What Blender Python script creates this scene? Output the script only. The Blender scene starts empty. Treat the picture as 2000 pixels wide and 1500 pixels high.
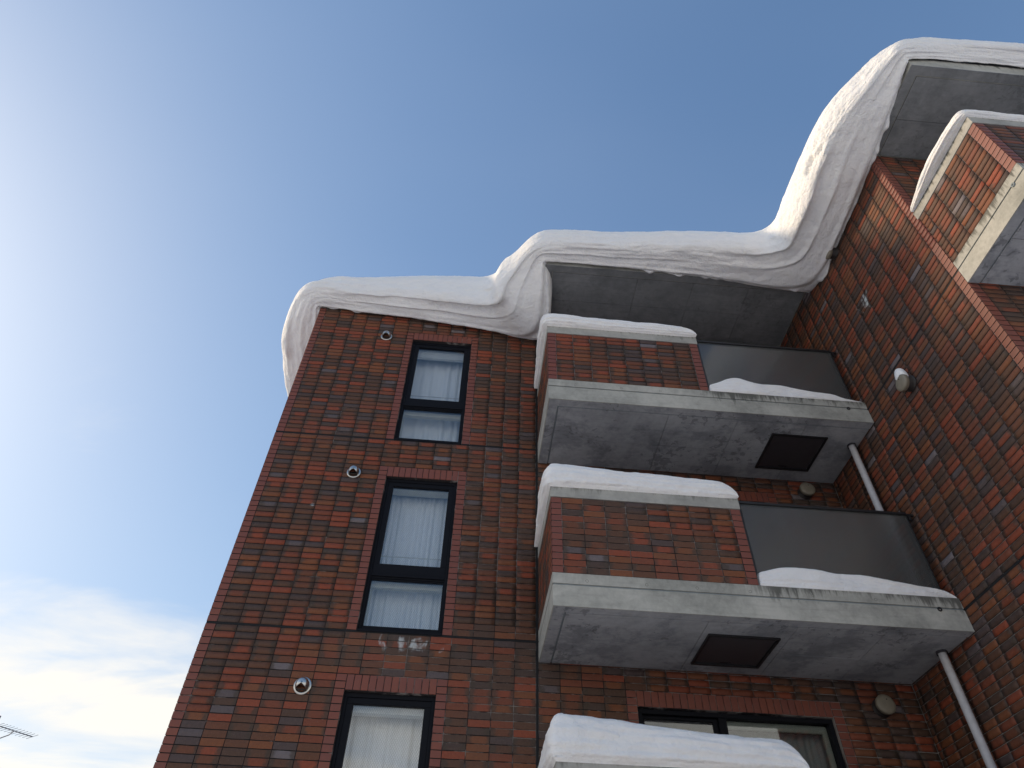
import bpy, bmesh, math, random
import numpy as np
from mathutils import Matrix, Vector
random.seed(7); np.random.seed(7)
S = bpy.context.scene
COL = S.collection
H = 1.6                      # eye height above the street

# ------------------------------------------------------------------ camera
R = np.array([[0.996374, -0.081626, 0.023987],
              [0.075219, 0.713441, -0.696667],
              [0.039753, 0.695945, 0.716994]])
FPX = 1336.62
cam_d = bpy.data.cameras.new('camera'); cam = bpy.data.objects.new('camera', cam_d); COL.objects.link(cam)
cam_d.sensor_width = 36.0; cam_d.lens = FPX/2000*36.0
cam_d.clip_start = 0.05; cam_d.clip_end = 5000
cam.matrix_world = Matrix(((R[0][0], -R[1][0], -R[2][0], 0), (R[0][1], -R[1][1], -R[2][1], 0),
                           (R[0][2], -R[1][2], -R[2][2], H), (0, 0, 0, 1)))
S.camera = cam

# ------------------------------------------------------------------ light and sky
SUN_DIR = Vector((-0.84, 0.36, 0.47)).normalized()      # towards the sun
sun_el = math.asin(SUN_DIR.z)
sun_rot = math.atan2(SUN_DIR.x, SUN_DIR.y)
sl = bpy.data.lights.new('sun', 'SUN'); sl.energy = 2.3; sl.angle = math.radians(8.0); sl.color = (1.0, 0.78, 0.53)
so = bpy.data.objects.new('sun', sl); COL.objects.link(so)
so.rotation_euler = SUN_DIR.to_track_quat('Z', 'Y').to_euler()
so.location = SUN_DIR*60

def N(nt, typ, **kw):
    n = nt.nodes.new(typ)
    for k, v in kw.items():
        if k.startswith('i_'):
            key = k[2:]
            key = int(key) if key.isdigit() else key.replace('_', ' ')
            n.inputs[key].default_value = v
        else:
            setattr(n, k, v)
    return n
def L(nt, a, b): nt.links.new(a, b)
def math_(nt, op, a, b=None, c=None, clamp=False):
    n = nt.nodes.new('ShaderNodeMath'); n.operation = op; n.use_clamp = clamp
    for i, v in enumerate((a, b, c)):
        if v is None: continue
        if isinstance(v, (int, float)): n.inputs[i].default_value = v
        else: nt.links.new(v, n.inputs[i])
    return n.outputs[0]
def mixc(nt, f, a, b, bt='MIX'):
    n = nt.nodes.new('ShaderNodeMix'); n.data_type = 'RGBA'; n.blend_type = bt
    for sock, v in ((n.inputs['Factor'], f), (n.inputs['A'], a), (n.inputs['B'], b)):
        if isinstance(v, (int, float)): sock.default_value = v
        elif isinstance(v, tuple): sock.default_value = v if len(v) == 4 else v+(1,)
        else: nt.links.new(v, sock)
    # colour output is the RGBA result
    return [o for o in n.outputs if o.type == 'RGBA'][0]
def mapr(nt, v, a, b, c=0.0, d=1.0, smooth=False):
    n = nt.nodes.new('ShaderNodeMapRange'); n.clamp = True
    if smooth: n.interpolation_type = 'SMOOTHSTEP'
    nt.links.new(v, n.inputs[0])
    for i, x in enumerate((a, b, c, d)): n.inputs[i+1].default_value = x
    return n.outputs[0]

W = bpy.data.worlds.new('World'); S.world = W; W.use_nodes = True
nt = W.node_tree; nt.nodes.clear()
sky = N(nt, 'ShaderNodeTexSky', sky_type='NISHITA', sun_disc=False, sun_elevation=sun_el, sun_rotation=sun_rot,
        altitude=0.0, air_density=1.0, dust_density=1.2, ozone_density=2.0)
tc = N(nt, 'ShaderNodeTexCoord')
sep = N(nt, 'ShaderNodeSeparateXYZ'); L(nt, tc.outputs['Generated'], sep.inputs[0])
# clouds on a plane overhead: direction / elevation gives long thin streaks towards the horizon
zc_ = math_(nt, 'MAXIMUM', sep.outputs['Z'], 0.03)
cx_ = math_(nt, 'DIVIDE', sep.outputs['X'], math_(nt, 'ADD', zc_, 0.12))
cy_ = math_(nt, 'DIVIDE', sep.outputs['Y'], math_(nt, 'ADD', zc_, 0.12))
cmb = N(nt, 'ShaderNodeCombineXYZ'); L(nt, cx_, cmb.inputs[0]); L(nt, cy_, cmb.inputs[1])
mp = N(nt, 'ShaderNodeMapping'); L(nt, cmb.outputs[0], mp.inputs[0]); mp.inputs['Rotation'].default_value = (0, 0, 0.35); mp.inputs['Scale'].default_value = (0.8, 1.7, 1); mp.inputs['Location'].default_value = (3.3, 1.7, 0)
nz = N(nt, 'ShaderNodeTexNoise', i_Scale=1.5, i_Detail=7.0, i_Roughness=0.56, i_Distortion=0.5); L(nt, mp.outputs[0], nz.inputs['Vector'])
cover = mapr(nt, sep.outputs['Z'], 0.24, 0.50, 0.33, -0.17, True)
cl = mapr(nt, math_(nt, 'ADD', nz.outputs['Fac'], cover), 0.46, 0.84, 0.0, 0.92, True)
haze_n = N(nt, 'ShaderNodeTexNoise', i_Scale=0.55, i_Detail=4.0, i_Roughness=0.5); L(nt, mp.outputs[0], haze_n.inputs['Vector'])
hz = mapr(nt, haze_n.outputs['Fac'], 0.35, 0.8, 0.0, 0.10, True)
hs = N(nt, 'ShaderNodeHueSaturation', i_Saturation=1.08, i_Value=1.03); L(nt, sky.outputs[0], hs.inputs['Color'])
# thin high haze: the brightest part of the sky towards the sun saturates softly, channel by channel
sr = N(nt, 'ShaderNodeSeparateColor'); L(nt, hs.outputs[0], sr.inputs[0]); cr_ = N(nt, 'ShaderNodeCombineColor')
for q in range(3):
    L(nt, math_(nt, 'DIVIDE', math_(nt, 'MULTIPLY', sr.outputs[q], (0.99, 1.08, 1.17)[q]), math_(nt, 'ADD', math_(nt, 'MULTIPLY', sr.outputs[q], 0.135), 1.0)), cr_.inputs[q])
skyc = mixc(nt, hz, cr_.outputs[0], (3.2, 3.5, 4.0))
skyc = mixc(nt, cl, skyc, (4.75, 4.45, 3.95))
bg = N(nt, 'ShaderNodeBackground'); L(nt, skyc, bg.inputs['Color']); bg.inputs['Strength'].default_value = 0.15
wo = N(nt, 'ShaderNodeOutputWorld'); L(nt, bg.outputs[0], wo.inputs[0])
S.view_settings.view_transform = 'Standard'; S.view_settings.look = 'None'
S.view_settings.gamma = 1.0; S.view_settings.use_curve_mapping = False
S.view_settings.exposure = 0.66

# ------------------------------------------------------------------ materials
def new_mat(name):
    m = bpy.data.materials.new(name); m.use_nodes = True
    nt = m.node_tree; b = nt.nodes['Principled BSDF']
    return m, nt, b
def bump(nt, b, h, strength=0.3, dist=0.01):
    n = nt.nodes.new('ShaderNodeBump'); n.inputs['Strength'].default_value = strength; n.inputs['Distance'].default_value = dist
    nt.links.new(h, n.inputs['Height']); nt.links.new(n.outputs[0], b.inputs['Normal'])
def pos(nt):
    g = nt.nodes.new('ShaderNodeNewGeometry'); return g.outputs['Position']
def noise(nt, vec, scale, detail=4, rough=0.55, dist=0.0, sc=None):
    if sc:
        m = nt.nodes.new('ShaderNodeMapping'); m.inputs['Scale'].default_value = sc; nt.links.new(vec, m.inputs[0]); vec = m.outputs[0]
    n = nt.nodes.new('ShaderNodeTexNoise'); n.inputs['Scale'].default_value = scale; n.inputs['Detail'].default_value = detail
    n.inputs['Roughness'].default_value = rough; n.inputs['Distortion'].default_value = dist
    nt.links.new(vec, n.inputs['Vector']); return n.outputs['Fac']
def tone_of(nt):
    a = nt.nodes.new('ShaderNodeAttribute'); a.attribute_type = 'GEOMETRY'; a.attribute_name = 'tone'
    b = nt.nodes.new('ShaderNodeAttribute'); b.attribute_type = 'OBJECT'; b.attribute_name = 'tone'
    return math_(nt, 'ADD', a.outputs['Fac'], b.outputs['Fac'])
def ramp(nt, f, stops, interp='CONSTANT'):
    n = nt.nodes.new('ShaderNodeValToRGB'); cr = n.color_ramp; cr.interpolation = interp
    while len(cr.elements) > 1: cr.elements.remove(cr.elements[-1])
    cr.elements[0].position = stops[0][0]; cr.elements[0].color = stops[0][1]+(1,)
    for p, c in stops[1:]:
        e = cr.elements.new(p); e.color = c+(1,)
    nt.links.new(f, n.inputs[0]); return n.outputs[0]

def brick_material():
    m, nt, b = new_mat('rough_brick')
    t = tone_of(nt); p = pos(nt)
    uv = nt.nodes.new('ShaderNodeUVMap'); uv.uv_map = 'UVMap'
    su = nt.nodes.new('ShaderNodeSeparateXYZ'); nt.links.new(uv.outputs[0], su.inputs[0])
    base = ramp(nt, t, [(0.0, (0.275, 0.055, 0.019)), (0.13, (0.210, 0.049, 0.018)), (0.27, (0.215, 0.066, 0.020)), (0.41, (0.158, 0.048, 0.019)),
                        (0.53, (0.135, 0.048, 0.020)), (0.64, (0.108, 0.044, 0.021)), (0.74, (0.086, 0.041, 0.024)), (0.84, (0.070, 0.040, 0.031)),
                        (0.92, (0.080, 0.052, 0.048)), (0.968, (0.112, 0.088, 0.092)), (0.988, (0.175, 0.150, 0.158))])
    # flashed bricks: orange heart, dark brown ends
    fr = math_(nt, 'FRACT', math_(nt, 'MULTIPLY', t, 37.7))
    is_fl = math_(nt, 'GREATER_THAN', fr, 0.55)
    n1 = noise(nt, p, 14, 3, 0.6)
    du = math_(nt, 'ABSOLUTE', math_(nt, 'SUBTRACT', su.outputs[0], math_(nt, 'ADD', 0.28, math_(nt, 'MULTIPLY', fr, 0.3))))
    edge = mapr(nt, math_(nt, 'ADD', du, math_(nt, 'MULTIPLY', math_(nt, 'SUBTRACT', n1, 0.5), 0.5)), 0.22, 0.42, 0, 1, True)
    dark = (0.050, 0.034, 0.022)
    c = mixc(nt, math_(nt, 'MULTIPLY', math_(nt, 'MULTIPLY', edge, is_fl), 0.75), base, dark)
    n2 = noise(nt, p, 38, 4, 0.65, 0.6)
    c = mixc(nt, mapr(nt, n2, 0.3, 0.75, 0.0, 0.55), c, mixc(nt, 1.0, c, (0.52, 0.48, 0.45), 'MULTIPLY'))
    n3 = noise(nt, p, 90, 3, 0.7, 0.0, (1, 1, 0.35))
    c = mixc(nt, mapr(nt, n3, 0.58, 0.72, 0.0, 0.30), c, (0.22, 0.15, 0.12))
    # large weathering
    n4 = noise(nt, p, 0.9, 4, 0.6)
    c = mixc(nt, mapr(nt, n4, 0.35, 0.75, 0.0, 0.35), c, (0.085, 0.06, 0.045))
    # two white lime smears with a shape of their own
    for ctr, rad in (((-0.62, 7.345, 3.365+H), (0.33, 1, 0.11)), ((5.0, 5.2, 7.44+H), (1, 0.22, 0.20)), ((-2.05, 7.345, 5.1+H), (0.05, 1, 0.03))):
        v = nt.nodes.new('ShaderNodeVectorMath'); v.operation = 'SUBTRACT'; nt.links.new(p, v.inputs[0]); v.inputs[1].default_value = ctr
        d = nt.nodes.new('ShaderNodeVectorMath'); d.operation = 'DIVIDE'; nt.links.new(v.outputs[0], d.inputs[0]); d.inputs[1].default_value = rad
        l = nt.nodes.new('ShaderNodeVectorMath'); l.operation = 'LENGTH'; nt.links.new(d.outputs[0], l.inputs[0])
        nn = noise(nt, p, 8, 4, 0.55, 0.6, (1.0, 1.0, 0.55))
        f = mapr(nt, math_(nt, 'SUBTRACT', nn, math_(nt, 'MULTIPLY', l.outputs['Value'], 0.17)), 0.40, 0.56, 0, 0.7, True)
        c = mixc(nt, f, c, (0.55, 0.60, 0.60))
    nt.links.new(c, b.inputs['Base Color']); b.inputs['Roughness'].default_value = 0.72
    bump(nt, b, math_(nt, 'ADD', n2, math_(nt, 'MULTIPLY', n3, 0.4)), 0.75, 0.006)
    return m
def edge_brick_material():
    m, nt, b = new_mat('smooth_red_brick')
    t = tone_of(nt); p = pos(nt)
    c = ramp(nt, t, [(0, (0.200, 0.052, 0.030)), (0.5, (0.178, 0.050, 0.033)), (1.0, (0.215, 0.056, 0.030))], 'LINEAR')
    n2 = noise(nt, p, 30, 4, 0.6)
    c = mixc(nt, mapr(nt, n2, 0.3, 0.8, 0, 0.35), c, (0.115, 0.045, 0.036))
    nt.links.new(c, b.inputs['Base Color']); b.inputs['Roughness'].default_value = 0.55
    bump(nt, b, noise(nt, p, 160, 2), 0.2, 0.002)
    return m
def mortar_material():
    m, nt, b = new_mat('mortar')
    p = pos(nt)
    g = nt.nodes.new('ShaderNodeSeparateXYZ'); nt.links.new(p, g.inputs[0])
    side = mapr(nt, g.outputs[0], 4.9, 4.99, 0.0, 1.0)
    n1 = noise(nt, p, 1.3, 3, 0.6); n2 = noise(nt, p, 9, 3, 0.6)
    right = mapr(nt, g.outputs[0], -1.5, 0.3, 0.0, 0.10)
    v = math_(nt, 'ADD', math_(nt, 'ADD', math_(nt, 'MULTIPLY', n1, 0.5), math_(nt, 'MULTIPLY', n2, 0.5)), math_(nt, 'ADD', right, math_(nt, 'MULTIPLY', side, 0.10)))
    c = mixc(nt, mapr(nt, v, 0.555, 0.66, 0, 0.9), (0.024, 0.021, 0.022), (0.30, 0.27, 0.25))
    nt.links.new(c, b.inputs['Base Color']); b.inputs['Roughness'].default_value = 0.95
    return m
def concrete_material(name, lo, hi, damp=0.0, streaks=False):
    m, nt, b = new_mat(name)
    p = pos(nt)
    n1 = noise(nt, p, 1.6, 5, 0.6, 0.4); n2 = noise(nt, p, 14, 5, 0.65, 0.3); n3 = noise(nt, p, 120, 2, 0.5)
    f = math_(nt, 'ADD', math_(nt, 'MULTIPLY', n1, 0.65), math_(nt, 'MULTIPLY', n2, 0.35))
    c = mixc(nt, mapr(nt, f, 0.36, 0.62), lo, hi)
    # board marks, long thin grain along X
    n5 = noise(nt, p, 7, 4, 0.6, 0.0, (0.35, 4.0, 4.0))
    c = mixc(nt, mapr(nt, n5, 0.52, 0.72, 0, 0.28), c, mixc(nt, 1.0, c, (0.55, 0.56, 0.58), 'MULTIPLY'))
    if damp > 0:
        nd = noise(nt, p, 1.7, 8, 0.68, 0.25)
        c = mixc(nt, mapr(nt, nd, 0.47, 0.60, 0, damp, True), c, mixc(nt, 1.0, c, (0.45, 0.47, 0.50), 'MULTIPLY'))
        nd2 = math_(nt, 'ADD', noise(nt, p, 12, 3, 0.6, 0.5), math_(nt, 'MULTIPLY', math_(nt, 'SUBTRACT', noise(nt, p, 1.1, 2), 0.5), 0.9))
        c = mixc(nt, mapr(nt, nd2, 0.66, 0.70, 0, damp, True), c, mixc(nt, 1.0, c, (0.42, 0.42, 0.43), 'MULTIPLY'))
    if streaks:
        # grime running down from the top edge: UV v = height below the top edge in metres
        uv = nt.nodes.new('ShaderNodeUVMap'); uv.uv_map = 'UVMap'
        su = nt.nodes.new('ShaderNodeSeparateXYZ'); nt.links.new(uv.outputs[0], su.inputs[0])
        ns = noise(nt, p, 10, 4, 0.7, 0.2, (1.6, 1.6, 0.22)); nb = noise(nt, p, 0.8, 2, 0.5, 0, (1, 1, 0.2))
        dep = math_(nt, 'MULTIPLY', su.outputs[1], streaks)
        px_ = nt.nodes.new('ShaderNodeSeparateXYZ'); nt.links.new(p, px_.inputs[0])
        open_ = mapr(nt, px_.outputs[0], 2.7, 3.1, 0.0 if name.startswith('fair') else 0.5, 1.0, True)     # washed by the open ledge
        f = mapr(nt, math_(nt, 'ADD', math_(nt, 'SUBTRACT', ns, dep), math_(nt, 'MULTIPLY', nb, 0.62)), 0.70, 0.92, 0, 0.85, True)
        f = math_(nt, 'MULTIPLY', f, math_(nt, 'ADD', math_(nt, 'MULTIPLY', open_, 0.85), 0.15))
        c = mixc(nt, f, c, (0.07, 0.07, 0.06))
    nt.links.new(c, b.inputs['Base Color']); b.inputs['Roughness'].default_value = 0.88
    bump(nt, b, math_(nt, 'ADD', n2, math_(nt, 'MULTIPLY', n3, 0.3)), 0.35, 0.006)
    return m
def plain(name, col, rough=0.5, metal=0.0, bumpy=0.0, spec=None):
    m, nt, b = new_mat(name)
    p = pos(nt); n = noise(nt, p, 18, 4, 0.6)
    c = mixc(nt, mapr(nt, n, 0.3, 0.8), col, tuple(x*0.8 for x in col))
    nt.links.new(c, b.inputs['Base Color']); b.inputs['Roughness'].default_value = rough; b.inputs['Metallic'].default_value = metal
    if bumpy: bump(nt, b, n, bumpy, 0.01)
    if spec is not None: b.inputs['Specular IOR Level'].default_value = spec
    return m
def snow_material():
    m, nt, b = new_mat('snow')
    p = pos(nt)
    n1 = noise(nt, p, 5.5, 6, 0.6, 0.5, (1, 1, 1.8)); n2 = noise(nt, p, 38, 5, 0.62, 0.2); n3 = noise(nt, p, 230, 2, 0.6)
    c = mixc(nt, mapr(nt, n1, 0.35, 0.7), (0.84, 0.85, 0.86), (0.90, 0.90, 0.89))
    nt.links.new(c, b.inputs['Base Color']); b.inputs['Roughness'].default_value = 0.8
    b.inputs['Subsurface Weight'].default_value = 0.10; b.inputs['Subsurface Radius'].default_value = (0.05, 0.06, 0.08); b.inputs['Subsurface Scale'].default_value = 0.6
    b.inputs['Specular IOR Level'].default_value = 0.25
    h = math_(nt, 'ADD', math_(nt, 'ADD', math_(nt, 'MULTIPLY', n1, 1.0), math_(nt, 'MULTIPLY', n2, 0.34)), math_(nt, 'MULTIPLY', n3, 0.06))
    bump(nt, b, h, 0.7, 0.05)
    return m
def glass_material(name, tint, wires=True, refl=1.0):
    m = bpy.data.materials.new(name); m.use_nodes = True; nt = m.node_tree; nt.nodes.clear()
    out = nt.nodes.new('ShaderNodeOutputMaterial')
    gg = nt.nodes.new('ShaderNodeNewGeometry'); dp = nt.nodes.new('ShaderNodeVectorMath'); dp.operation = 'DOT_PRODUCT'
    nt.links.new(gg.outputs['Incoming'], dp.inputs[0]); nt.links.new(gg.outputs['Normal'], dp.inputs[1])
    f = math_(nt, 'POWER', math_(nt, 'SUBTRACT', 1.0, math_(nt, 'ABSOLUTE', dp.outputs['Value'])), 5.0)
    f = math_(nt, 'ADD', math_(nt, 'MULTIPLY', f, 0.93), 0.11*refl, clamp=True)
    tr = nt.nodes.new('ShaderNodeBsdfTransparent'); gl = nt.nodes.new('ShaderNodeBsdfGlossy'); gl.inputs['Roughness'].default_value = 0.012
    p = pos(nt)
    if wires:
        s = nt.nodes.new('ShaderNodeSeparateXYZ'); nt.links.new(p, s.inputs[0])
        k = 2*math.pi/0.024
        a = math_(nt, 'SINE', math_(nt, 'MULTIPLY', math_(nt, 'ADD', s.outputs[0], math_(nt, 'MULTIPLY', s.outputs[2], 0.62)), k))
        c = math_(nt, 'SINE', math_(nt, 'MULTIPLY', math_(nt, 'SUBTRACT', s.outputs[0], math_(nt, 'MULTIPLY', s.outputs[2], 0.62)), k))
        w = mapr(nt, math_(nt, 'MAXIMUM', a, c), 0.80, 0.97, 0, 0.22)
        col = mixc(nt, w, tint, (0.30, 0.32, 0.34))
        nt.links.new(col, tr.inputs[0])
    else:
        tr.inputs[0].default_value = tint+(1,)
    bm_ = nt.nodes.new('ShaderNodeBump'); bm_.inputs['Strength'].default_value = 0.06; bm_.inputs['Distance'].default_value = 0.01
    nt.links.new(noise(nt, p, 2.2, 2), bm_.inputs['Height']); nt.links.new(bm_.outputs[0], gl.inputs['Normal'])
    mx = nt.nodes.new('ShaderNodeMixShader'); nt.links.new(f, mx.inputs[0]); nt.links.new(tr.outputs[0], mx.inputs[1]); nt.links.new(gl.outputs[0], mx.inputs[2])
    nt.links.new(mx.outputs[0], out.inputs[0]); return m
def frosted_material():
    m, nt, b = new_mat('ribbed_smoked_glass')
    p = pos(nt); s = nt.nodes.new('ShaderNodeSeparateXYZ'); nt.links.new(p, s.inputs[0])
    b.inputs['Base Color'].default_value = (0.50, 0.53, 0.53, 1); b.inputs['Roughness'].default_value = 0.10; b.inputs['Specular IOR Level'].default_value = 0.5
    b.inputs['Transmission Weight'].default_value = 0.92; b.inputs['IOR'].default_value = 1.45
    d = math_(nt, 'SINE', math_(nt, 'MULTIPLY', math_(nt, 'ADD', s.outputs[0], math_(nt, 'MULTIPLY', s.outputs[2], 0.8)), 2*math.pi/0.02))
    bump(nt, b, math_(nt, 'ADD', d, math_(nt, 'MULTIPLY', noise(nt, p, 1.3, 3), 5.0)), 0.22, 0.003)
    return m
def curtain_material(name, col):
    m, nt, b = new_mat(name)
    p = pos(nt); n = noise(nt, p, 60, 3)
    nt.links.new(mixc(nt, mapr(nt, n, 0.3, 0.7), col, tuple(x*0.93 for x in col)), b.inputs['Base Color'])
    b.inputs['Roughness'].default_value = 0.9; b.inputs['Sheen Weight'].default_value = 0.2
    return m

M = dict(joint_shade=plain('painted_joint_shade', (0.022, 0.019, 0.020), 0.95), brick=brick_material(), edge=edge_brick_material(), mortar=mortar_material(),  # first entry: near-black for brick sides, shade in the joints painted as colour
    fascia=concrete_material('fair_faced_concrete', (0.26, 0.262, 0.235), (0.46, 0.455, 0.41), 0.0, 1.5),
    coping=concrete_material('coping_concrete', (0.26, 0.26, 0.24), (0.43, 0.425, 0.39), 0.0, 2.6),
    soffit=concrete_material('soffit_concrete', (0.27, 0.282, 0.298), (0.42, 0.436, 0.455), 0.6),
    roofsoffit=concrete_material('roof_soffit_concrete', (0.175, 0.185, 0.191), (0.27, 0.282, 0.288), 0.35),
    sealant=plain('grey_sealant', (0.24, 0.28, 0.30), 0.6), black=plain('black_sealant', (0.006, 0.006, 0.007), 0.8),
    frame=plain('black_aluminium', (0.006, 0.007, 0.011), 0.6, 0, 0, 0.14), frame2=plain('black_rail', (0.012, 0.012, 0.014), 0.5),
    cream=plain('cream_frame', (0.52, 0.50, 0.40), 0.5), white=plain('white_box', (0.62, 0.63, 0.60), 0.5),
    glass=glass_material('wired_window_glass', (0.95, 0.97, 0.98)), clear=glass_material('clear_window_glass', (0.80, 0.84, 0.85), False),
    frosted=frosted_material(), curtain=curtain_material('white_curtain', (0.80, 0.82, 0.84)), curtain2=curtain_material('grey_curtain', (0.42, 0.41, 0.39)),
    steel=plain('stainless_steel', (0.62, 0.61, 0.58), 0.28, 1.0), ventlid=plain('beige_vent_lid', (0.24, 0.215, 0.165), 0.5), ventdark=plain('dark_vent_collar', (0.035, 0.030, 0.028), 0.5),
    pipe=plain('grey_plastic_pipe', (0.52, 0.52, 0.54), 0.55), hatch=plain('dark_hatch', (0.045, 0.042, 0.048), 0.4),
    room=plain('dim_room', (0.10, 0.10, 0.10), 0.9), snow=snow_material(), void=plain('dark_void', (0.004, 0.004, 0.004), 0.9),
    ground=plain('trodden_snow', (0.66, 0.67, 0.69), 0.9, 0, 0.5), antenna=plain('antenna_aluminium', (0.25, 0.25, 0.26), 0.5, 0.6),
    tie=plain('tie_plug', (0.13, 0.13, 0.12), 0.9), flash=plain('dark_flashing', (0.008, 0.008, 0.012), 0.6))

# ------------------------------------------------------------------ object helpers
def obj(name, me, mat, parent=None, loc=(0, 0, 0), rz=0.0, kind=None):
    o = bpy.data.objects.new(name, me); COL.objects.link(o)
    if mat is not None and len(me.materials) == 0:
        for x in (mat if isinstance(mat, (list, tuple)) else [mat]): me.materials.append(x)
    o.location = loc; o.rotation_euler = (0, 0, rz)
    if parent is not None: o.parent = parent
    if kind: o['kind'] = kind
    return o
def tag(o, label, cat, group=None):
    o['label'] = label; o['category'] = cat
    if group: o['group'] = group
    return o
def empty(name, loc, label, cat, group=None, rz=0.0):
    o = bpy.data.objects.new(name, None); COL.objects.link(o); o.location = loc; o.rotation_euler = (0, 0, rz)
    o.empty_display_size = 0.2
    return tag(o, label, cat, group)
def reparent_offset(o, parent, world):      # place a child by world position under an unrotated parent
    o.parent = parent; o.location = Vector(world)-parent.location
class MB:
    def __init__(s): s.v = []; s.f = []; s.mi = []; s.uv = []
    def box(s, x0, x1, y0, y1, z0, z1, mi=0, ztop=None):
        b = len(s.v); s.v += [(x, y, z) for z in (z0, z1) for y in (y0, y1) for x in (x0, x1)]
        fs = [(0, 2, 3, 1), (4, 5, 7, 6), (0, 1, 5, 4), (2, 6, 7, 3), (0, 4, 6, 2), (1, 3, 7, 5)]
        s.f += [tuple(b+i for i in q) for q in fs]; s.mi += [mi]*6
        zt = z1 if ztop is None else ztop
        for q in fs: s.uv += [(s.v[b+i][0], zt-s.v[b+i][2]) for i in q]
        return s
    def quadstrip(s, ring_a, ring_b): pass
    def mesh(s, name, bevel=0.0):
        me = bpy.data.meshes.new(name); me.from_pydata(s.v, [], s.f); me.polygons.foreach_set('material_index', s.mi)
        if len(s.uv) == sum(len(f) for f in s.f):
            ul = me.uv_layers.new(name='UVMap'); ul.data.foreach_set('uv', np.array(s.uv, np.float32).ravel())
        me.update(); return me
    def build(s, name, mat, parent=None, loc=(0, 0, 0), rz=0, kind=None, bevel=0.0, sm=None):
        me = s.mesh(name)
        o = obj(name, me, mat, parent, loc, rz, kind)
        if bevel:
            md = o.modifiers.new('bevel', 'BEVEL'); md.width = bevel; md.segments = 2; md.limit_method = 'ANGLE'
        return o
def grid_mesh(name, P, closed_u=False, smooth=True):
    """P: array (nu, nv, 3) to a quad mesh"""
    nu, nv = P.shape[:2]
    me = bpy.data.meshes.new(name)
    idx = np.arange(nu*nv).reshape(nu, nv)
    if closed_u: idx = np.vstack([idx, idx[:1]])
    a = idx[:-1, :-1].ravel(); b = idx[1:, :-1].ravel(); c = idx[1:, 1:].ravel(); d = idx[:-1, 1:].ravel()
    q = np.stack([a, b, c, d], 1)
    me.vertices.add(nu*nv); me.vertices.foreach_set('co', P.reshape(-1).astype(np.float32))
    me.loops.add(q.size); me.loops.foreach_set('vertex_index', q.ravel().astype(np.int32))
    me.polygons.add(len(q)); me.polygons.foreach_set('loop_start', np.arange(0, q.size, 4, dtype=np.int32))
    me.polygons.foreach_set('loop_total', np.full(len(q), 4, np.int32))
    me.update(calc_edges=True); me.validate()
    if smooth: me.polygons.foreach_set('use_smooth', np.ones(len(me.polygons), bool))
    return me
def lathe(name, prof, seg=28, axis='y', smooth=True):
    """prof: (radius, along) turned about the axis; along is towards -Y"""
    th = np.linspace(0, 2*np.pi, seg, endpoint=False)
    P = np.array([[(r*np.cos(t), -a, r*np.sin(t)) for (r, a) in prof] for t in th])
    if axis == 'z': P = P[:, :, [0, 2, 1]]; P[:, :, 2] *= -1
    me = grid_mesh(name, P, True, smooth)
    return me
def tube(name, pts, r, seg=10):
    pts = [Vector(p) for p in pts]; rings = []
    for i, p in enumerate(pts):
        d = (pts[min(i+1, len(pts)-1)]-pts[max(i-1, 0)]).normalized()
        u = d.orthogonal().normalized() if abs(d.z) > 0.95 else d.cross(Vector((0, 0, 1))).normalized()
        w = d.cross(u)
        rr = r[i] if isinstance(r, (list, tuple)) else r
        rings.append([tuple(p+u*math.cos(t)*rr+w*math.sin(t)*rr) for t in np.linspace(0, 2*np.pi, seg, endpoint=False)])
    P = np.array(rings).transpose(1, 0, 2)
    return grid_mesh(name, P, True)

# ------------------------------------------------------------------ dimensions (metres above the street)
D = 7.345                # front wall plane
XL, XJ, XR = -2.845, 0.80, 5.0
YB = 6.065               # balcony front plane
YW, YWB = 3.87, 2.70     # wing front wall, wing balcony front
JZ = [H+6.275-2.797*k for k in (0, 1, 2, 3)]   # storey joints, top down
JZ = sorted(JZ)
ZR = H+9.0               # roof soffit
COLW, ROW = 0.2345, 2.777/36
BW, BH = 0.2265, 0.0675
BACKZ = 0.010            # recess of the mortar behind brick faces

bld = empty('apartment_building', (0, D, 0), 'dark red brick apartment building with concrete balconies and heavy snow on its flat roof', 'building')
def bpart(o): o.parent = bld; o.location = Vector(o.location)-bld.location; return o
def sub(o, parent):      # parent is a direct child of the building (unrotated)
    o.parent = parent; o.location = Vector(o.location)-bld.location-parent.location; return o

# ------------------------------------------------------------------ brick field
bricks = []     # (kind, origin(world centre of face), axis, w, h, tone)
def seen_area(c, w, h, ax):
    """projected area in the photograph; 0 when outside the frame, turned away or behind a balcony"""
    c = np.array(c); v = c-np.array([0, 0, H]); n = np.array([0, -1, 0]) if ax == 'y' else np.array([-1, 0, 0])
    if v@n >= 0: return 0
    q = R@v
    if q[2] <= 0: return 0
    px, py = 1000+FPX*q[0]/q[2], 750+FPX*q[1]/q[2]
    if not (0 < px < 2000 and 0 < py < 1500): return 0
    dist = np.linalg.norm(v)
    for (x0, x1, y0, y1, z0, z1) in OCC:
        lo, hi = 0.0, 0.985
        for a, (p0, p1) in enumerate(((x0, x1), (y0, y1), (z0, z1))):
            o_ = (0, 0, H)[a]
            if abs(v[a]) < 1e-9:
                if not p0 < o_ < p1: lo = 9
                continue
            t0, t1 = (p0-o_)/v[a], (p1-o_)/v[a]
            if t0 > t1: t0, t1 = t1, t0
            lo, hi = max(lo, t0), min(hi, t1)
        if lo < hi: return 0
    return w*h*abs(v@n)/dist**3*FPX**2
OCC = []
for j in (JZ[1], JZ[2], JZ[3]):
    OCC.append((0.82, 4.99, YB+0.01, D-0.01, j-0.235, j+0.12))
    OCC.append((0.82, 2.92, YB+0.01, YB+0.14, j+0.12, j+1.35))
    OCC.append((2.92, 4.93, YB+0.07, YB+0.09, j+0.2, j+1.2))
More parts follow.
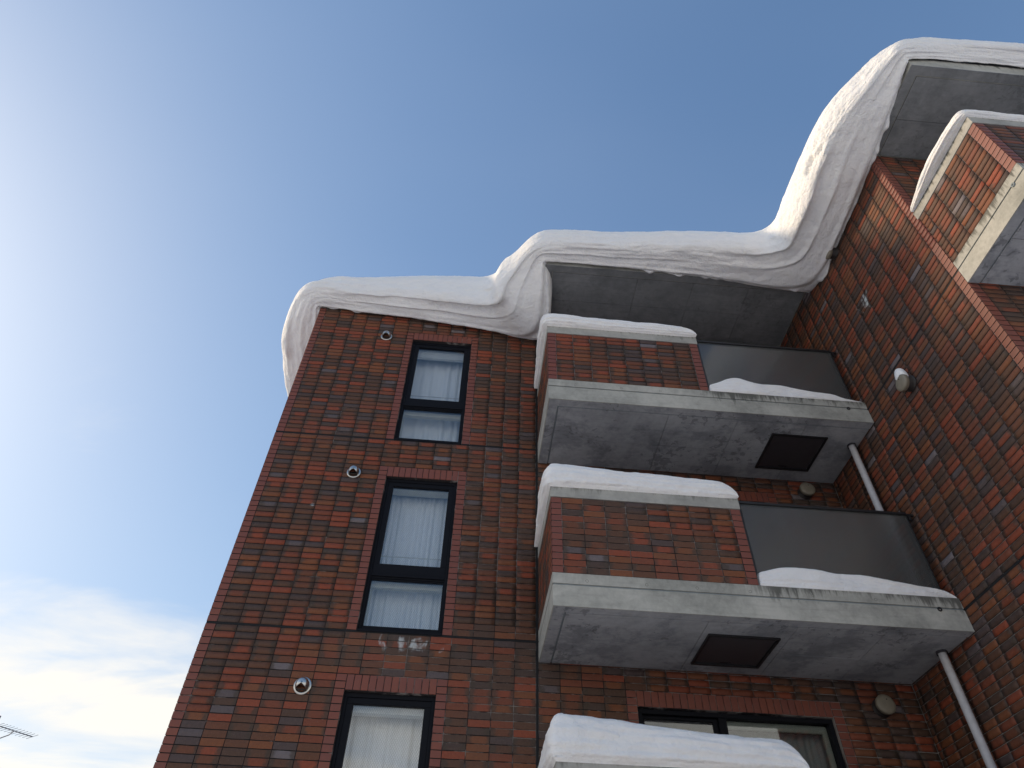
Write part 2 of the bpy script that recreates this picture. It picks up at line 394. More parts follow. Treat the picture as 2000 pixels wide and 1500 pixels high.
OCC.append((5.01, 9, YWB, YW-0.01, JZ[3]-0.23, JZ[3]+1.2))
OCC.append((0.81, 5, 6.08, D-0.01, ZR, ZR+1)); OCC.append((XL, 0.8, 6.95, D-0.01, ZR-0.12, ZR+1)); OCC.append((4.5, 5, 2.7, 6.1, ZR-0.1, ZR+1))

def add_brick(kind, ax, plane, u, z, w, h, vertical=False):
    c = (u, plane, z) if ax == 'y' else (plane, u, z)
    bricks.append([kind, c, ax, w, h, random.random(), vertical])
def field(ax, plane, cols, rows, holes=()):
    """cols: (u0, u1, kind), rows: (z0, z1)"""
    for (u0, u1, kind) in cols:
        for (z0, z1) in rows:
            uc, zc = (u0+u1)/2, (z0+z1)/2
            if any(a < uc < b and c < zc < d for (a, b, c, d) in holes): continue
            add_brick(kind, ax, plane, uc, zc, (u1-u0)-0.008, (z1-z0)-0.0096)
def rows_between(zlo, zhi):
    out = []
    for k in range(-1, 4):
        base = H+6.275-2.797*(2-k+1)+0.010
        for i in range(36):
            z0 = base+i*ROW
            if z0 >= zlo-0.02 and z0+ROW <= zhi+0.02: out.append((z0, z0+ROW))
    return out
def cols_from(u0, u1, w=COLW):
    out = []; u = u0
    s = 1 if u1 > u0 else -1
    while s*(u1-u) > 0.03:
        e = u+s*w
        if s*(e-u1) > 0: e = u1
        out.append((min(u, e), max(u, e), 'brick')); u = e
    return out
RALL = rows_between(0.0, ZR); RTOP = rows_between(0.0, H+9.24)
# --- front wall, left part: windows stacked
WINX = (XL+0.115+6*COLW, XL+0.115+11*COLW)       # outside of the brick surround
WINO = (WINX[0]+0.113, WINX[1]-0.113)            # opening
wholes, sur = [], []
TOPR = 30*ROW+0.010
for j in JZ:
    wholes.append((WINX[0], WINX[1], j-0.005, j+TOPR))
cols = [(XL, XL+0.115, 'edge_brick')]+cols_from(XL+0.115, XL+0.115+15*COLW-0.001)
field('y', D, cols, RTOP, wholes)
def surround(ax, plane, x0, x1, j, lint=0.165):
    o0, o1 = x0+0.113, x1-0.113
    for i in range(30):
        z0 = j+0.010+i*ROW
        add_brick('edge_brick', ax, plane, (x0+o0)/2, z0+ROW/2, 0.105, BH)
        add_brick('edge_brick', ax, plane, (x1+o1)/2, z0+ROW/2, 0.105, BH)
    n = int(round((o1-o0)/0.0775)); w = (o1-o0)/n
    for i in range(n):
        add_brick('lintel_brick', ax, plane, o0+w*(i+0.5), j+TOPR-lint/2, w-0.008, lint-0.009, True)
for j in JZ: surround('y', D, WINX[0], WINX[1], j)
# --- front wall behind the balconies, with the sliding windows
SX = (0.812+4*COLW, 0.812+14*COLW); SO = (SX[0]+0.113, SX[1]-0.113)
sh = [(SX[0], SX[1], j-0.005, j+TOPR) for j in JZ]
field('y', D, cols_from(0.812, XR), RALL, sh)
for j in JZ: surround('y', D, SX[0], SX[1], j)
# --- right wall (its end carries edge bricks) and the wing balcony side, one plane
BRB = (JZ[3]+0.125, JZ[3]+0.125+12*ROW)          # parapet brick band
rp = [(JZ[3]+0.125+i*ROW, JZ[3]+0.125+(i+1)*ROW) for i in range(12)]
field('x', XR, [(YW, YW+0.113, 'edge_brick')], RALL)
field('x', XR, cols_from(YW+0.113, D), RALL)
field('x', XR, [(YWB, YWB+0.113, 'edge_brick')]+cols_from(YWB+0.113, YW-0.002), rp)
field('y', YWB, [(XR, XR+0.113, 'edge_brick')]+cols_from(XR+0.113, 8.4), rp)
field('y', YW, [(XR, XR+0.113, 'edge_brick')]+cols_from(XR+0.113, 8.4), RALL)
# --- left side wall, seen only when stepping aside
field('x', XL, [(D, D+0.113, 'edge_brick')]+cols_from(D+0.113, D+4.9), RTOP)
# --- balcony parapets
for j in (JZ[1], JZ[2], JZ[3]):
    rows = [(j+0.125+i*ROW, j+0.125+(i+1)*ROW) for i in range(12)]
    x0 = 0.815
    field('y', YB, [(x0, x0+0.115, 'edge_brick')]+cols_from(x0+0.115, x0+0.115+8*COLW)+[(x0+0.115+8*COLW, x0+0.23+8*COLW, 'edge_brick')], rows)
    field('x', x0, [(YB, YB+0.100, 'edge_brick')]+cols_from(YB+0.100, D-0.003), rows)

# brick meshes
def brick_mesh(name, w, h, d, rough, seed, mat, simple=False):
    rnd = random.Random(seed)
    nx, nz = (5, 3)
    v = []; f = []; uv = []
    for iz in range(nz):
        for ix in range(nx):
            x = (ix/(nx-1)-0.5)*w; z = (iz/(nz-1)-0.5)*h
            rim = ix in (0, nx-1) or iz in (0, nz-1)
            y = (0.0008+rnd.random()*rough*0.4) if rim else -rnd.random()*rough
            if rim:
                x += (rnd.random()-0.5)*0.0022*(rough > 0.001); z += (rnd.random()-0.5)*0.0026*(rough > 0.001)
            v.append((x, y, z))
    for iz in range(nz-1):
        for ix in range(nx-1):
            a = iz*nx+ix; f.append((a, a+1, a+nx+1, a+nx))
    ring = [i for i in range(nx)]+[nx*k+nx-1 for k in range(1, nz)]+[nx*(nz-1)+i for i in range(nx-2, -1, -1)]+[nx*k for k in range(nz-2, 0, -1)]
    b0 = len(v)
    for i in ring: v.append((v[i][0], d, v[i][2]))
    n = len(ring)
    for k in range(n): f.append((ring[(k+1) % n], ring[k], b0+k, b0+(k+1) % n))
    me = bpy.data.meshes.new(name); me.from_pydata(v, [], f)
    ul = me.uv_layers.new(name='UVMap')
    arr = [(v[me.loops[i].vertex_index][0]/w+0.5, v[me.loops[i].vertex_index][2]/h+0.5) for i in range(len(me.loops))]
    ul.data.foreach_set('uv', np.array(arr, np.float32).ravel())
    me.materials.append(mat)
    if not simple:
        me.materials.append(M['joint_shade']); me.polygons.foreach_set('material_index', [0]*((nx-1)*(nz-1))+[1]*n)  # side faces take the painted joint shade, not the brick colour
    me.update(); return me
VAR = [brick_mesh('rough_brick_face', BW, BH, 0.03, 0.0032, 100+i, M['brick']) for i in range(8)]
EDG = [brick_mesh('edge_brick_face', 0.105, BH, 0.045, 0.0006, 200+i, M['edge']) for i in range(2)]
LIN = [brick_mesh('lintel_brick_face', 0.0695, 0.156, 0.045, 0.0006, 300+i, M['edge'], True) for i in range(2)]
BASE = {'brick': (VAR, BW, BH), 'edge_brick': (EDG, 0.105, BH), 'lintel_brick': (LIN, 0.0695, 0.156)}
# uneven distribution of tones: group runs
for b in bricks:
    b.append(seen_area(b[1], b[3], b[4], b[2]))
single = set()
for kind, cap in (('brick', 300), ('edge_brick', 300), ('lintel_brick', 120)):
    order = sorted([i for i, b in enumerate(bricks) if b[0] == kind and b[7] > 0], key=lambda i: -bricks[i][7])
    single.update(order[:cap])

# wall bodies ------------------------------------------------------
def wall_body(name, x0, x1, y0, y1, z0, z1, holes, mat='mortar'):
    xs = sorted({x0, x1}|{h[0] for h in holes}|{h[1] for h in holes}); zs = sorted({z0, z1}|{h[2] for h in holes}|{h[3] for h in holes})
    mb = MB()
    for a, b in zip(xs[:-1], xs[1:]):
        for c, d in zip(zs[:-1], zs[1:]):
            if any(h[0]-1e-6 < (a+b)/2 < h[1]+1e-6 and h[2]-1e-6 < (c+d)/2 < h[3]+1e-6 for h in holes): continue
            mb.box(a, b, y0, y1, c, d)
    return bpart(mb.build(name, M[mat]))
OPH = 30*ROW+0.010-0.165
open_w = [(WINO[0], WINO[1], j+0.004, j+OPH) for j in JZ]
open_s = [(SO[0], SO[1], j+0.20, j+OPH) for j in JZ]
front = wall_body('front_wall', XL+BACKZ, XR+0.02, D+BACKZ, D+0.22, -0.1, ZR, open_w+open_s)
side_r = wall_body('side_wall', XR+BACKZ, XR+0.20, YW+BACKZ, D+BACKZ, -0.1, ZR, [])
wing = wall_body('wing_wall', XR+0.20, 8.6, YW+BACKZ, YW+0.2, -0.1, ZR, [])
side_l = wall_body('end_wall', XL+BACKZ, XL+0.2, D+0.22, 15.0, -0.1, ZR, [])
back_w = wall_body('rear_wall', XL+0.2, 8.6, 14.8, 15.0, -0.1, ZR, [])
end_r = wall_body('far_end_wall', 8.4, 8.6, YW+0.2, 14.8, -0.1, ZR, [])
rooms = bpart(MB().box(XL+0.3, 8.3, 8.35, 8.45, 0, ZR-0.05).box(XL+0.25, XR-0.05, D+0.225, 8.35, JZ[1]-0.35, JZ[1]-0.08).box(XL+0.25, XR-0.05, D+0.225, 8.35, JZ[2]-0.35, JZ[2]-0.08).box(XL+0.25, XR-0.05, D+0.225, 8.35, JZ[3]-0.35, JZ[3]-0.08).build('room_interior', M['room']))

# balcony bodies -----------------------------------------------------
balconies = []
def grooved_slab(x0, x1, y0, y1, zb, zt, zg, left=True, back_open=True):
    """concrete slab with a sealed groove round its edge, the faces built as thin strips proud of the core"""
    t = 0.012; g = 0.010
    mb = MB()
    mb.box(x0+t, x1, y0+t, y1, zb+t, zt-0.001, 2, zt)                   # core shows in the grooves: sealant
    mb.box(x0, x1, y0, y0+t, zg+g, zt, 0, zt); mb.box(x0, x1, y0, y0+t, zb, zg-g, 0, zt)
    if left:
        mb.box(x0, x0+t, y0+t, y1, zg+g, zt, 0, zt); mb.box(x0, x0+t, y0+t, y1, zb, zg-g, 0, zt)
    return mb
def soffit_panels(mb, x0, x1, y0, y1, z, t, splits, hole=None, mid=None, dg=0.12):
    pass
def make_balcony(j, x0, x1, y0, y1, xp, name='balcony', hatch=None, wing=False):
    zt, zb, zg = j+0.125, j-0.232, j+0.0
    slab = grooved_slab(x0, x1, y0, y1, zb, zt, zg).build(name, [M['fascia'], M['soffit'], M['sealant']])
    bpart(slab); balconies.append(slab)
    # soffit: edge strip, drip groove, formwork panels
    t = 0.012; e = 0.125; g = 0.006
    mb = MB().box(x0+t, x1, y0+t, y0+e, zb, zb+t).box(x0+t, x0+e, y0+e, y1, zb, zb+t)
    sub(mb.build('soffit_edge', M['soffit']), slab)
    xs = [x0+e+0.02]
    while xs[-1] < x1-0.1: xs.append(min(xs[-1]+(0.90 if len(xs) > 1 else 1.42), x1))
    ys = [y0+e+0.02, y0+e+0.02+(y1-y0-e)*0.52, y1]
    if wing: ys = [y0+e+0.02, y0+0.62, y1]
    for i in range(len(xs)-1):
        for k in range(2):
            a, b_, c, d = xs[i], xs[i+1]-0.006, ys[k], ys[k+1]-0.006
            if b_-a < 0.05: continue
            if hatch and a < (hatch[0]+hatch[1])/2 < b_ and False: continue
            pm = MB().box(a, b_, c, d, zb+0.0008*((i+k) % 3), zb+t)
            sub(pm.build('soffit_panel', M['soffit']), slab)
    # parapet
    pt = 0.16
    zp = j+0.125+12*ROW
    if not wing:
        pb = MB().box(x0+BACKZ, xp-0.004, y0+BACKZ, y0+pt, zt, zp+0.004).box(x0+BACKZ, x0+pt, y0+pt, y1, zt, zp+0.004)
        cp = MB().box(x0-0.004, xp+0.004, y0-0.004, y0+pt+0.006, zp+0.005, j+1.2, ztop=j+1.2).box(x0-0.004, x0+pt+0.006, y0+pt+0.006, y1, zp+0.005, j+1.2, ztop=j+1.2)
    else:
        pb = MB().box(x0+BACKZ, 8.4, y0+BACKZ, y0+pt, zt, zp+0.004).box(x0+BACKZ, x0+pt, y0+pt, y1, zt, zp+0.004)
        cp = MB().box(x0-0.004, 8.4, y0-0.004, y0+pt+0.006, zp+0.005, j+1.2).box(x0-0.004, x0+pt+0.006, y0+pt+0.006, y1+0.02, zp+0.005, j+1.2)
    sub(pb.build('parapet', M['mortar']), slab); sub(cp.build('coping', M['coping'], bevel=0.004), slab)
    # form tie plugs
    ring = lathe('tie_plug_ring', [(0.0, -0.001), (0.012, -0.001), (0.013, 0.0006), (0.0155, 0.0008), (0.0165, -0.001)], 16)
    ties = [(x, y0, j+0.05) for x in (1.16, 1.76, 2.27, 2.81, 3.45, 4.1)] if not wing else []
    for q in ties: sub(obj('tie_plug', ring, M['tie'], loc=q), slab)
    # drain outlet
    me = lathe('drain_outlet_ring', [(0.0, -0.01), (0.012, -0.01), (0.013, 0.012), (0.022, 0.012), (0.023, -0.001)], 18)
    if not wing: sub(obj('drain_outlet', me, [M['flash']], loc=(4.735, y0, j-0.015)), slab)
    else: sub(obj('drain_outlet', me, [M['sealant']], loc=(x0, 2.865, j-0.01), rz=-math.pi/2), slab)
    if hatch:
        hx0, hx1, hy0, hy1 = hatch
        sub(MB().box(hx0+0.03, hx1-0.03, hy0+0.03, hy1-0.03, zb-0.006, zb-0.001).build('hatch_door', M['hatch'], bevel=0.002), slab)
        hb = MB()
        for a in ((hx0, hx1, hy0, hy0+0.025), (hx0, hx1, hy1-0.025, hy1), (hx0, hx0+0.025, hy0+0.025, hy1-0.025), (hx1-0.025, hx1, hy0+0.025, hy1-0.025)):
            hb.box(a[0], a[1], a[2], a[3], zb-0.022, zb-0.001)
        hb.box(hx0+0.30, hx0+0.42, hy1-0.075, hy1-0.06, zb-0.010, zb-0.006)
        sub(hb.build('hatch_frame', M['frame2']), slab)
    # glass railing
    if not wing:
        yg = y0+0.075; zt2 = j+1.215; zb2 = j+0.22; gx0, gx1 = xp+0.012, 4.905
        sub(MB().box(gx0+0.032, gx1-0.012, yg, yg+0.008, zb2, zt2-0.03).build('railing_glass', M['frosted']), slab)
        fr = MB().box(gx0, gx1, yg-0.018, yg+0.03, zt2-0.03, zt2).box(gx0, gx0+0.032, yg-0.014, yg+0.024, zb2-0.02, zt2-0.03).box(gx1-0.012, gx1, yg-0.008, yg+0.02, zb2-0.02, zt2-0.03)
        fr.box(gx0+0.032, gx1-0.012, yg-0.014, yg+0.024, zb2-0.03, zb2).box(gx1, XR-0.002, yg, yg+0.03, zt2-0.028, zt2-0.004).box(gx1+0.02, gx1+0.05, yg, yg+0.03, zt2-0.09, zt2-0.028)
        for px in (gx1-0.04,): fr.box(px, px+0.03, yg+0.03, yg+0.06, zt, zt2-0.01)
        sub(fr.build('railing_frame', M['frame2'], bevel=0.002), slab)
    return slab
b3 = make_balcony(JZ[1], 0.815, XR-0.001, YB, D-0.001, 2.925)
b2 = make_balcony(JZ[2], 0.815, XR-0.001, YB, D-0.001, 2.925, hatch=(2.44, 3.18, 6.44, 7.13))
b1 = make_balcony(JZ[3], 0.815, XR-0.001, YB, D-0.001, 2.925, hatch=(3.79, 4.53, 6.40, 7.10))
bw = make_balcony(JZ[3], XR, 8.4, YWB, YW-0.001, 8.4, wing=True)
# roof slab ----------------------------------------------------------
zf = ZR+0.262
roof = MB()
t = 0.014
roof.box(XL+BACKZ, 8.7, D+BACKZ, 15.1, ZR+t, zf, 0, zf).box(0.812, XR, 6.08, D, ZR+t, zf, 0, zf).box(XR, 8.7, 2.69, D, ZR+t, zf, 0, zf)
roof = bpart(roof.build('roof', M['fascia']))
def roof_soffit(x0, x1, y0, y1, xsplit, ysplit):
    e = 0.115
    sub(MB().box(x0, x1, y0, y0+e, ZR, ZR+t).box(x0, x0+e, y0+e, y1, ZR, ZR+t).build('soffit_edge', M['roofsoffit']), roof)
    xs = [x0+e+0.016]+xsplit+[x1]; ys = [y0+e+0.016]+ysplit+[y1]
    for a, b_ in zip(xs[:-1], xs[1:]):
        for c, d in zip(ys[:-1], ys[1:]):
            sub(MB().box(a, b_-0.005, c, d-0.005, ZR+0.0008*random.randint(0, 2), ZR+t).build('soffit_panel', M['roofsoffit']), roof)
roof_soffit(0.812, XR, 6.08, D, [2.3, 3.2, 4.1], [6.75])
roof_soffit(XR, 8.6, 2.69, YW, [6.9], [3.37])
fl = MB()
for (a, b_, c, d) in ((XL-0.01, 0.80, D-0.01, D+0.05), (0.80, XR, 6.068, 6.12), (XR-0.014, 8.7, 2.676, 2.73), (XR-0.014, XR+0.03, 2.73, 6.068), (0.80, 0.84, 6.12, D), (XL-0.01, XL+0.04, D+0.05, 15.1)):
    fl.box(a, b_, c, d, zf, zf+0.045)
sub(fl.build('roof_flashing', M['flash']), roof)
# sealant joints ------------------------------------------------------
mbj = MB().box(XJ-0.012, XJ+0.012, D+0.0005, D+BACKZ+0.002, -0.05, ZR-0.01)
for j in JZ:
    mbj.box(XL+0.004, XJ-0.012, D+0.004, D+BACKZ+0.002, j-0.011, j+0.011)
    mbj.box(XJ+0.012, XR-0.001, D+0.004, D+BACKZ+0.002, j-0.011, j+0.011)
    mbj.box(XR+0.004, XR+BACKZ+0.002, YW+0.003, D-0.002, j-0.011, j+0.011)
sub(mbj.build('movement_joint', M['black']), front)

# bricks out ----------------------------------------------------------
owner = {}
def owner_of(b):
    kind, c, ax = b[0], b[1], b[2]
    if ax == 'y':
        if abs(c[1]-D) < 0.01: return front
        if abs(c[1]-YW) < 0.01: return wing
        if abs(c[1]-YWB) < 0.01: return bw
    else:
        if abs(c[0]-XL) < 0.01: return side_l
        if abs(c[0]-XR) < 0.01: return side_r if c[1] > YW else bw
    z = c[2]
    return b3 if z < JZ[2] else (b2 if z < JZ[3] else b1)
bank = {'rough': [], 'smooth': []}
for i, b in enumerate(bricks):
    kind, c, ax, w, h, tone, vert, area = b
    var, w0, h0 = BASE[kind]
    me = var[random.randrange(len(var))]
    rz = 0.0 if ax == 'y' else -math.pi/2
    dep = (random.random()-0.5)*0.003 if kind == 'brick' else 0.0
    if i in single:
        o = bpy.data.objects.new(kind, me); COL.objects.link(o)
        ow = owner_of(b)
        p = Vector(c)+(Vector((0, dep, 0)) if ax == 'y' else Vector((dep, 0, 0)))
        o.parent = ow; o.location = p-bld.location-ow.location; o.rotation_euler = (0, 0, rz)
        if kind == 'brick': o.rotation_euler = ((random.random()-0.5)*0.03, 0, rz+(random.random()-0.5)*0.012)
        o.scale = (w/w0, 1, h/h0); o['tone'] = tone
    else:
        bank['rough' if kind == 'brick' else 'smooth'].append((me, c, ax, w/w0, h/h0, tone, dep))
def bake(rows, name, mat):
    data = {}
    for me in {r[0] for r in rows}:
        nv = len(me.vertices); co = np.empty(nv*3, np.float32); me.vertices.foreach_get('co', co); co = co.reshape(-1, 3)
        lv = np.empty(len(me.loops), np.int32); me.loops.foreach_get('vertex_index', lv)
        uv = np.empty(len(me.loops)*2, np.float32); me.uv_layers[0].data.foreach_get('uv', uv)
        mi = np.zeros(len(me.polygons), np.int32); me.polygons.foreach_get('material_index', mi)
        data[me] = (co, lv, uv, mi)
    V, LV, UV, T, MI = [], [], [], [], []; off = 0
    for (me, c, ax, sx, sz, tone, dep) in rows:
        co, lv, uv, mi = data[me]; MI.append(mi)
        q = co*np.array([sx, 1, sz], np.float32); q[:, 1] += dep+q[:, 2]*((tone*91.7) % 1-0.5)*0.03
        if ax == 'x': q = np.stack([q[:, 1], -q[:, 0], q[:, 2]], 1)
        V.append(q+np.array(c, np.float32)); LV.append(lv+off); UV.append(uv); T.append(np.full(len(co), tone, np.float32)); off += len(co)
    V = np.concatenate(V); LV = np.concatenate(LV); UV = np.concatenate(UV); T = np.concatenate(T)
    m = bpy.data.meshes.new(name); m.vertices.add(len(V)); m.vertices.foreach_set('co', (V-np.array([0, D, 0], np.float32)).ravel())
    m.loops.add(len(LV)); m.loops.foreach_set('vertex_index', LV); nf = len(LV)//4
    m.polygons.add(nf); m.polygons.foreach_set('loop_start', np.arange(0, nf*4, 4, dtype=np.int32)); m.polygons.foreach_set('loop_total', np.full(nf, 4, np.int32))
    m.update(calc_edges=True)
    ul = m.uv_layers.new(name='UVMap'); ul.data.foreach_set('uv', UV)
    at = m.attributes.new('tone', 'FLOAT', 'POINT'); at.data.foreach_set('value', T)
    m.polygons.foreach_set('material_index', np.concatenate(MI)); m.materials.append(mat); m.materials.append(M['joint_shade'])
    o = bpy.data.objects.new(name, m); COL.objects.link(o); o.parent = bld; o['kind'] = 'stuff'
    return o
bake(bank['rough'], 'brick_cladding', M['brick']); bake(bank['smooth'], 'edge_brick_cladding', M['edge'])

# windows --------------------------------------------------------------
def ring_box(mb, x0, x1, z0, z1, y0, y1, w):
    l, r, b_, t_ = w if isinstance(w, tuple) else (w,)*4
    mb.box(x0, x1, y0, y1, z1-t_, z1); mb.box(x0, x1, y0, y1, z0, z0+b_); mb.box(x0, x0+l, y0, y1, z0+b_, z1-t_); mb.box(x1-r, x1, y0, y1, z0+b_, z1-t_)
curtain_labels = ['white curtain behind the bottom window of the left brick wall, cream box above it',
                  'white curtain blurred behind wired glass in the middle window of the left brick wall',
                  'white sheer curtain with loose folds behind the topmost window of the left brick wall']
def curtain(x0, x1, z0, z1, y, amp, seed, mat, label, group=None, gather=0.0):
    rnd = np.random.RandomState(seed); nu, nv = 110, 12
    u = np.linspace(0, 1, nu); f = sum(rnd.uniform(0.4, 1)*np.sin(2*np.pi*(rnd.uniform(*((3, 9) if amp > 0.04 else (5, 15)))*(x1-x0)/0.9)*u+rnd.uniform(0, 6)) for _ in range(4))/2.2
    f = np.sign(f)*np.abs(f)**0.75
    P = np.zeros((nu, nv, 3))
    for k, v in enumerate(np.linspace(0, 1, nv)):
        P[:, k, 0] = x0+(x1-x0)*u+gather*np.sin(u*5+seed)*(1-v)*0.05; P[:, k, 1] = y+f*amp*(0.55+0.45*(1-v)); P[:, k, 2] = z0+(z1-z0)*v
    o = obj('curtain', grid_mesh('curtain', P-np.array([(x0+x1)/2, y, z0])), M[mat], loc=((x0+x1)/2, y, z0))
    md = o.modifiers.new('thickness', 'SOLIDIFY'); md.thickness = 0.003
    return tag(o, label, 'curtain', group)
for k, j in enumerate(JZ):
    x0, x1 = WINO; y0 = D+0.050; z0, z1 = j+0.006, j+OPH-0.004
    if k == 0 : continue
    mb = MB()
    zm0, zm1 = j+0.675, j+0.885
    gx0, gx1 = x0+0.105, x1-0.105
    ring_box(mb, x0+0.002, x1-0.002, z0, z1, y0, y0+0.10, (0.035, 0.035, 0.06, 0.045))       # outer frame
    mb.box(x0+0.037, x1-0.037, y0+0.004, y0+0.096, zm0+0.015, zm0+0.080)                       # transom
    mb.box(x0+0.037, x1-0.037, y0-0.014, y0+0.004, zm0+0.036, zm0+0.052)                       # drip lip of the transom
    mb.box(x0+0.002, x1-0.002, y0-0.055, y0, z0-0.004, z0+0.022)                                # sill drip
    win = bpart(mb.build('window', M['frame'], bevel=0.003))
    sb = MB(); ring_box(sb, x0+0.037, x1-0.037, zm0+0.082, z1-0.047, y0+0.010, y0+0.07, (0.070, 0.070, 0.130, 0.060))
    sub(sb.build('sash', M['frame'], bevel=0.004), win)
    lb = MB(); ring_box(lb, x0+0.037, x1-0.037, z0+0.062, zm0+0.013, y0+0.012, y0+0.06, (0.015, 0.015, 0.030, 0.014))
    sub(lb.build('lower_sash', M['frame'], bevel=0.003), win)
    sub(MB().box(x0+0.09, x1-0.09, y0+0.035, y0+0.041, zm0+0.19, z1-0.09).build('pane', M['glass'] ), win)
    sub(MB().box(x0+0.045, x1-0.045, y0+0.030, y0+0.036, z0+0.08, zm0+0.008).build('pane', M['glass']), win)
    # cream inner lining, seen through the panes
    ib = MB(); ring_box(ib, x0+0.008, x1-0.008, z0+0.03, z1-0.004, y0+0.101, y0+0.24, (0.045, 0.045, 0.07, 0.09))
    ib.box(x0+0.053, x1-0.053, y0+0.101, y0+0.20, zm0+0.01, zm0+0.19)
    ib.box(x0+0.053, x1-0.053, y0+0.101, y0+0.16, zm0-0.055, zm0+0.01)
    sub(ib.build('inner_frame', M['cream'], bevel=0.002), win)
    if k == 3:
        rb = MB()
        for q in range(4): rb.box(x0+0.06, x1-0.06, y0+0.105+0.006*q, y0+0.18, z1-0.100-0.030*(q+1), z1-0.102-0.030*q)
        sub(rb.build('shutter_box', M['white'], bevel=0.004), win)
    if k == 1:
        sub(MB().box(x0+0.06, x1-0.06, y0+0.105, y0+0.20, z1-0.16, z1-0.10).build('shutter_box', M['white']), win)
    g = sub(obj('guard_rail', tube('guard_rail', [(x0+0.05-win.location.x*0, y0+0.13, zm0+0.385), (x1-0.05, y0+0.13, zm0+0.385)], 0.007), M['steel'] if k == 3 else M['white']), win)
    curtain(x0+0.02, x1-0.02, z0+0.0, z1-0.05, y0+(0.32 if k != 2 else 0.29), (0.03, 0.022, 0.055)[k-1], 11+k, 'curtain', curtain_labels[k-1])
# sliding windows behind the balconies
sl_labels = ['grey sheer curtain behind the sliding window of the bottom balcony, seen over the snow',
             'grey sheer curtain behind the sliding window of the middle balcony',
             'grey sheer curtain behind the sliding window of the top balcony']
for k, j in enumerate(JZ):
    if k == 0: continue
    x0, x1 = SO; y0 = D+0.05; z0, z1 = j+0.204, j+OPH-0.004
    mb = MB(); ring_box(mb, x0+0.002, x1-0.002, z0, z1, y0, y0+0.12, (0.05, 0.05, 0.05, 0.045))
    xm = 2.735
    mb.box(xm, xm+0.085, y0+0.01, y0+0.10, z0+0.05, z1-0.045)
    win = bpart(mb.build('sliding_window', M['frame'], bevel=0.003))
    s1 = MB(); ring_box(s1, x0+0.052, xm-0.001, z0+0.05, z1-0.045, y0+0.05, y0+0.085, (0.03, 0.05, 0.06, 0.03)); sub(s1.build('sash', M['frame'], bevel=0.002), win)
    sub(MB().box(x0+0.08, xm-0.045, y0+0.065, y0+0.071, z0+0.10, z1-0.07).build('pane', M['clear']), win)
    s2 = MB(); ring_box(s2, xm+0.086, x1-0.052, z0+0.05, z1-0.045, y0+0.085, y0+0.118, (0.01, 0.055, 0.06, 0.075)); sub(s2.build('inner_frame', M['cream'], bevel=0.002), win)
    sub(MB().box(xm+0.086, x1-0.052, y0+0.060, y0+0.066, z0+0.05, z1-0.045).build('pane', M['clear']), win)
    if k == 1:
        curtain(xm+0.0, x1-0.02, z0, z1-0.09, y0+0.22, 0.02, 31+k, 'curtain2', sl_labels[k-1])
        sub(MB().box(x0+0.06, xm, y0+0.18, y0+0.19, z0, z1-0.12).build('inner_screen', M['room']), win)

# roof edge: smooth noise helper ------------------------------------------------------
_perm = np.random.RandomState(3).permutation(512)
def vnoise(x, y, seed=0):
    xi = np.floor(x).astype(int); yi = np.floor(y).astype(int); xf = x-xi; yf = y-yi
    def h(a, b): return _perm[(_perm[(a+seed*57) % 512]+b) % 512]/511.0
    u = xf*xf*xf*(xf*(xf*6-15)+10); v = yf*yf*yf*(yf*(yf*6-15)+10)
    return (h(xi, yi)*(1-u)+h(xi+1, yi)*u)*(1-v)+(h(xi, yi+1)*(1-u)+h(xi+1, yi+1)*u)*v
def fbm(x, y, o=4, seed=0, g=0.5):
    s = 0; a = 1; t_ = 0
    for i in range(o): s = s+a*(vnoise(x*2**i+i*17.3, y*2**i+i*9.1, seed+i)-0.5); t_ += a; a *= g
    return s/t_
def gauss(a, sig, ax=0):
    if sig < 0.3: return a
    r = int(sig*3)+1; k = np.exp(-0.5*(np.arange(-r, r+1)/sig)**2); k /= k.sum()
    pad = [(r, r) if i == ax else (0, 0) for i in range(a.ndim)]
    # linear extrapolation keeps the ends in place
    if a.ndim == 1:
        p = np.concatenate([2*a[0]-a[r:0:-1], a, 2*a[-1]-a[-2:-r-2:-1]])
        return np.convolve(p, k, 'valid')
    return np.stack([gauss(a[:, i], sig) for i in range(a.shape[1])], 1)

def sweep_path(pts, concave, step=0.02, Lc=1.0, fan=1.2):
    """sample a plan polyline; returns base points, outward vectors and the running length"""
    pts = [np.array(p, float) for p in pts]; B, V, SL = [], [], []; s = 0.0
    n = len(pts)
    def nrm(a, b): d = (b-a)/np.linalg.norm(b-a); return np.array([d[1], -d[0]])
    def dr(a, b): return (b-a)/np.linalg.norm(b-a)
    for i in range(n-1):
        a, b = pts[i], pts[i+1]; Ln = np.linalg.norm(b-a); nn = nrm(a, b); m = max(2, int(Ln/step))
        for k in range(m+1):
            r = Ln*k/m; v = nn.copy(); L1 = min(Lc, Ln*0.9)
            if i > 0 and concave[i] and r < L1: v = v+nrm(pts[i-1], a)*(1-r/L1)
            if i < n-2 and concave[i+1] and Ln-r < L1: v = v+nrm(b, pts[i+2])*(1-(Ln-r)/L1)
            B.append(a+(b-a)*r/Ln); V.append(v); SL.append(s+r)
        s += Ln
        if i < n-2 and not concave[i+1]:
            n2 = nrm(b, pts[i+2]); f = int(fan/step*0.6)
            for k in range(1, f):
                th = k/f*math.pi/2; B.append(b); V.append(nn*math.cos(th)+n2*math.sin(th)); SL.append(s+1e-4*k)
    return np.array(B), np.array(V), np.array(SL)

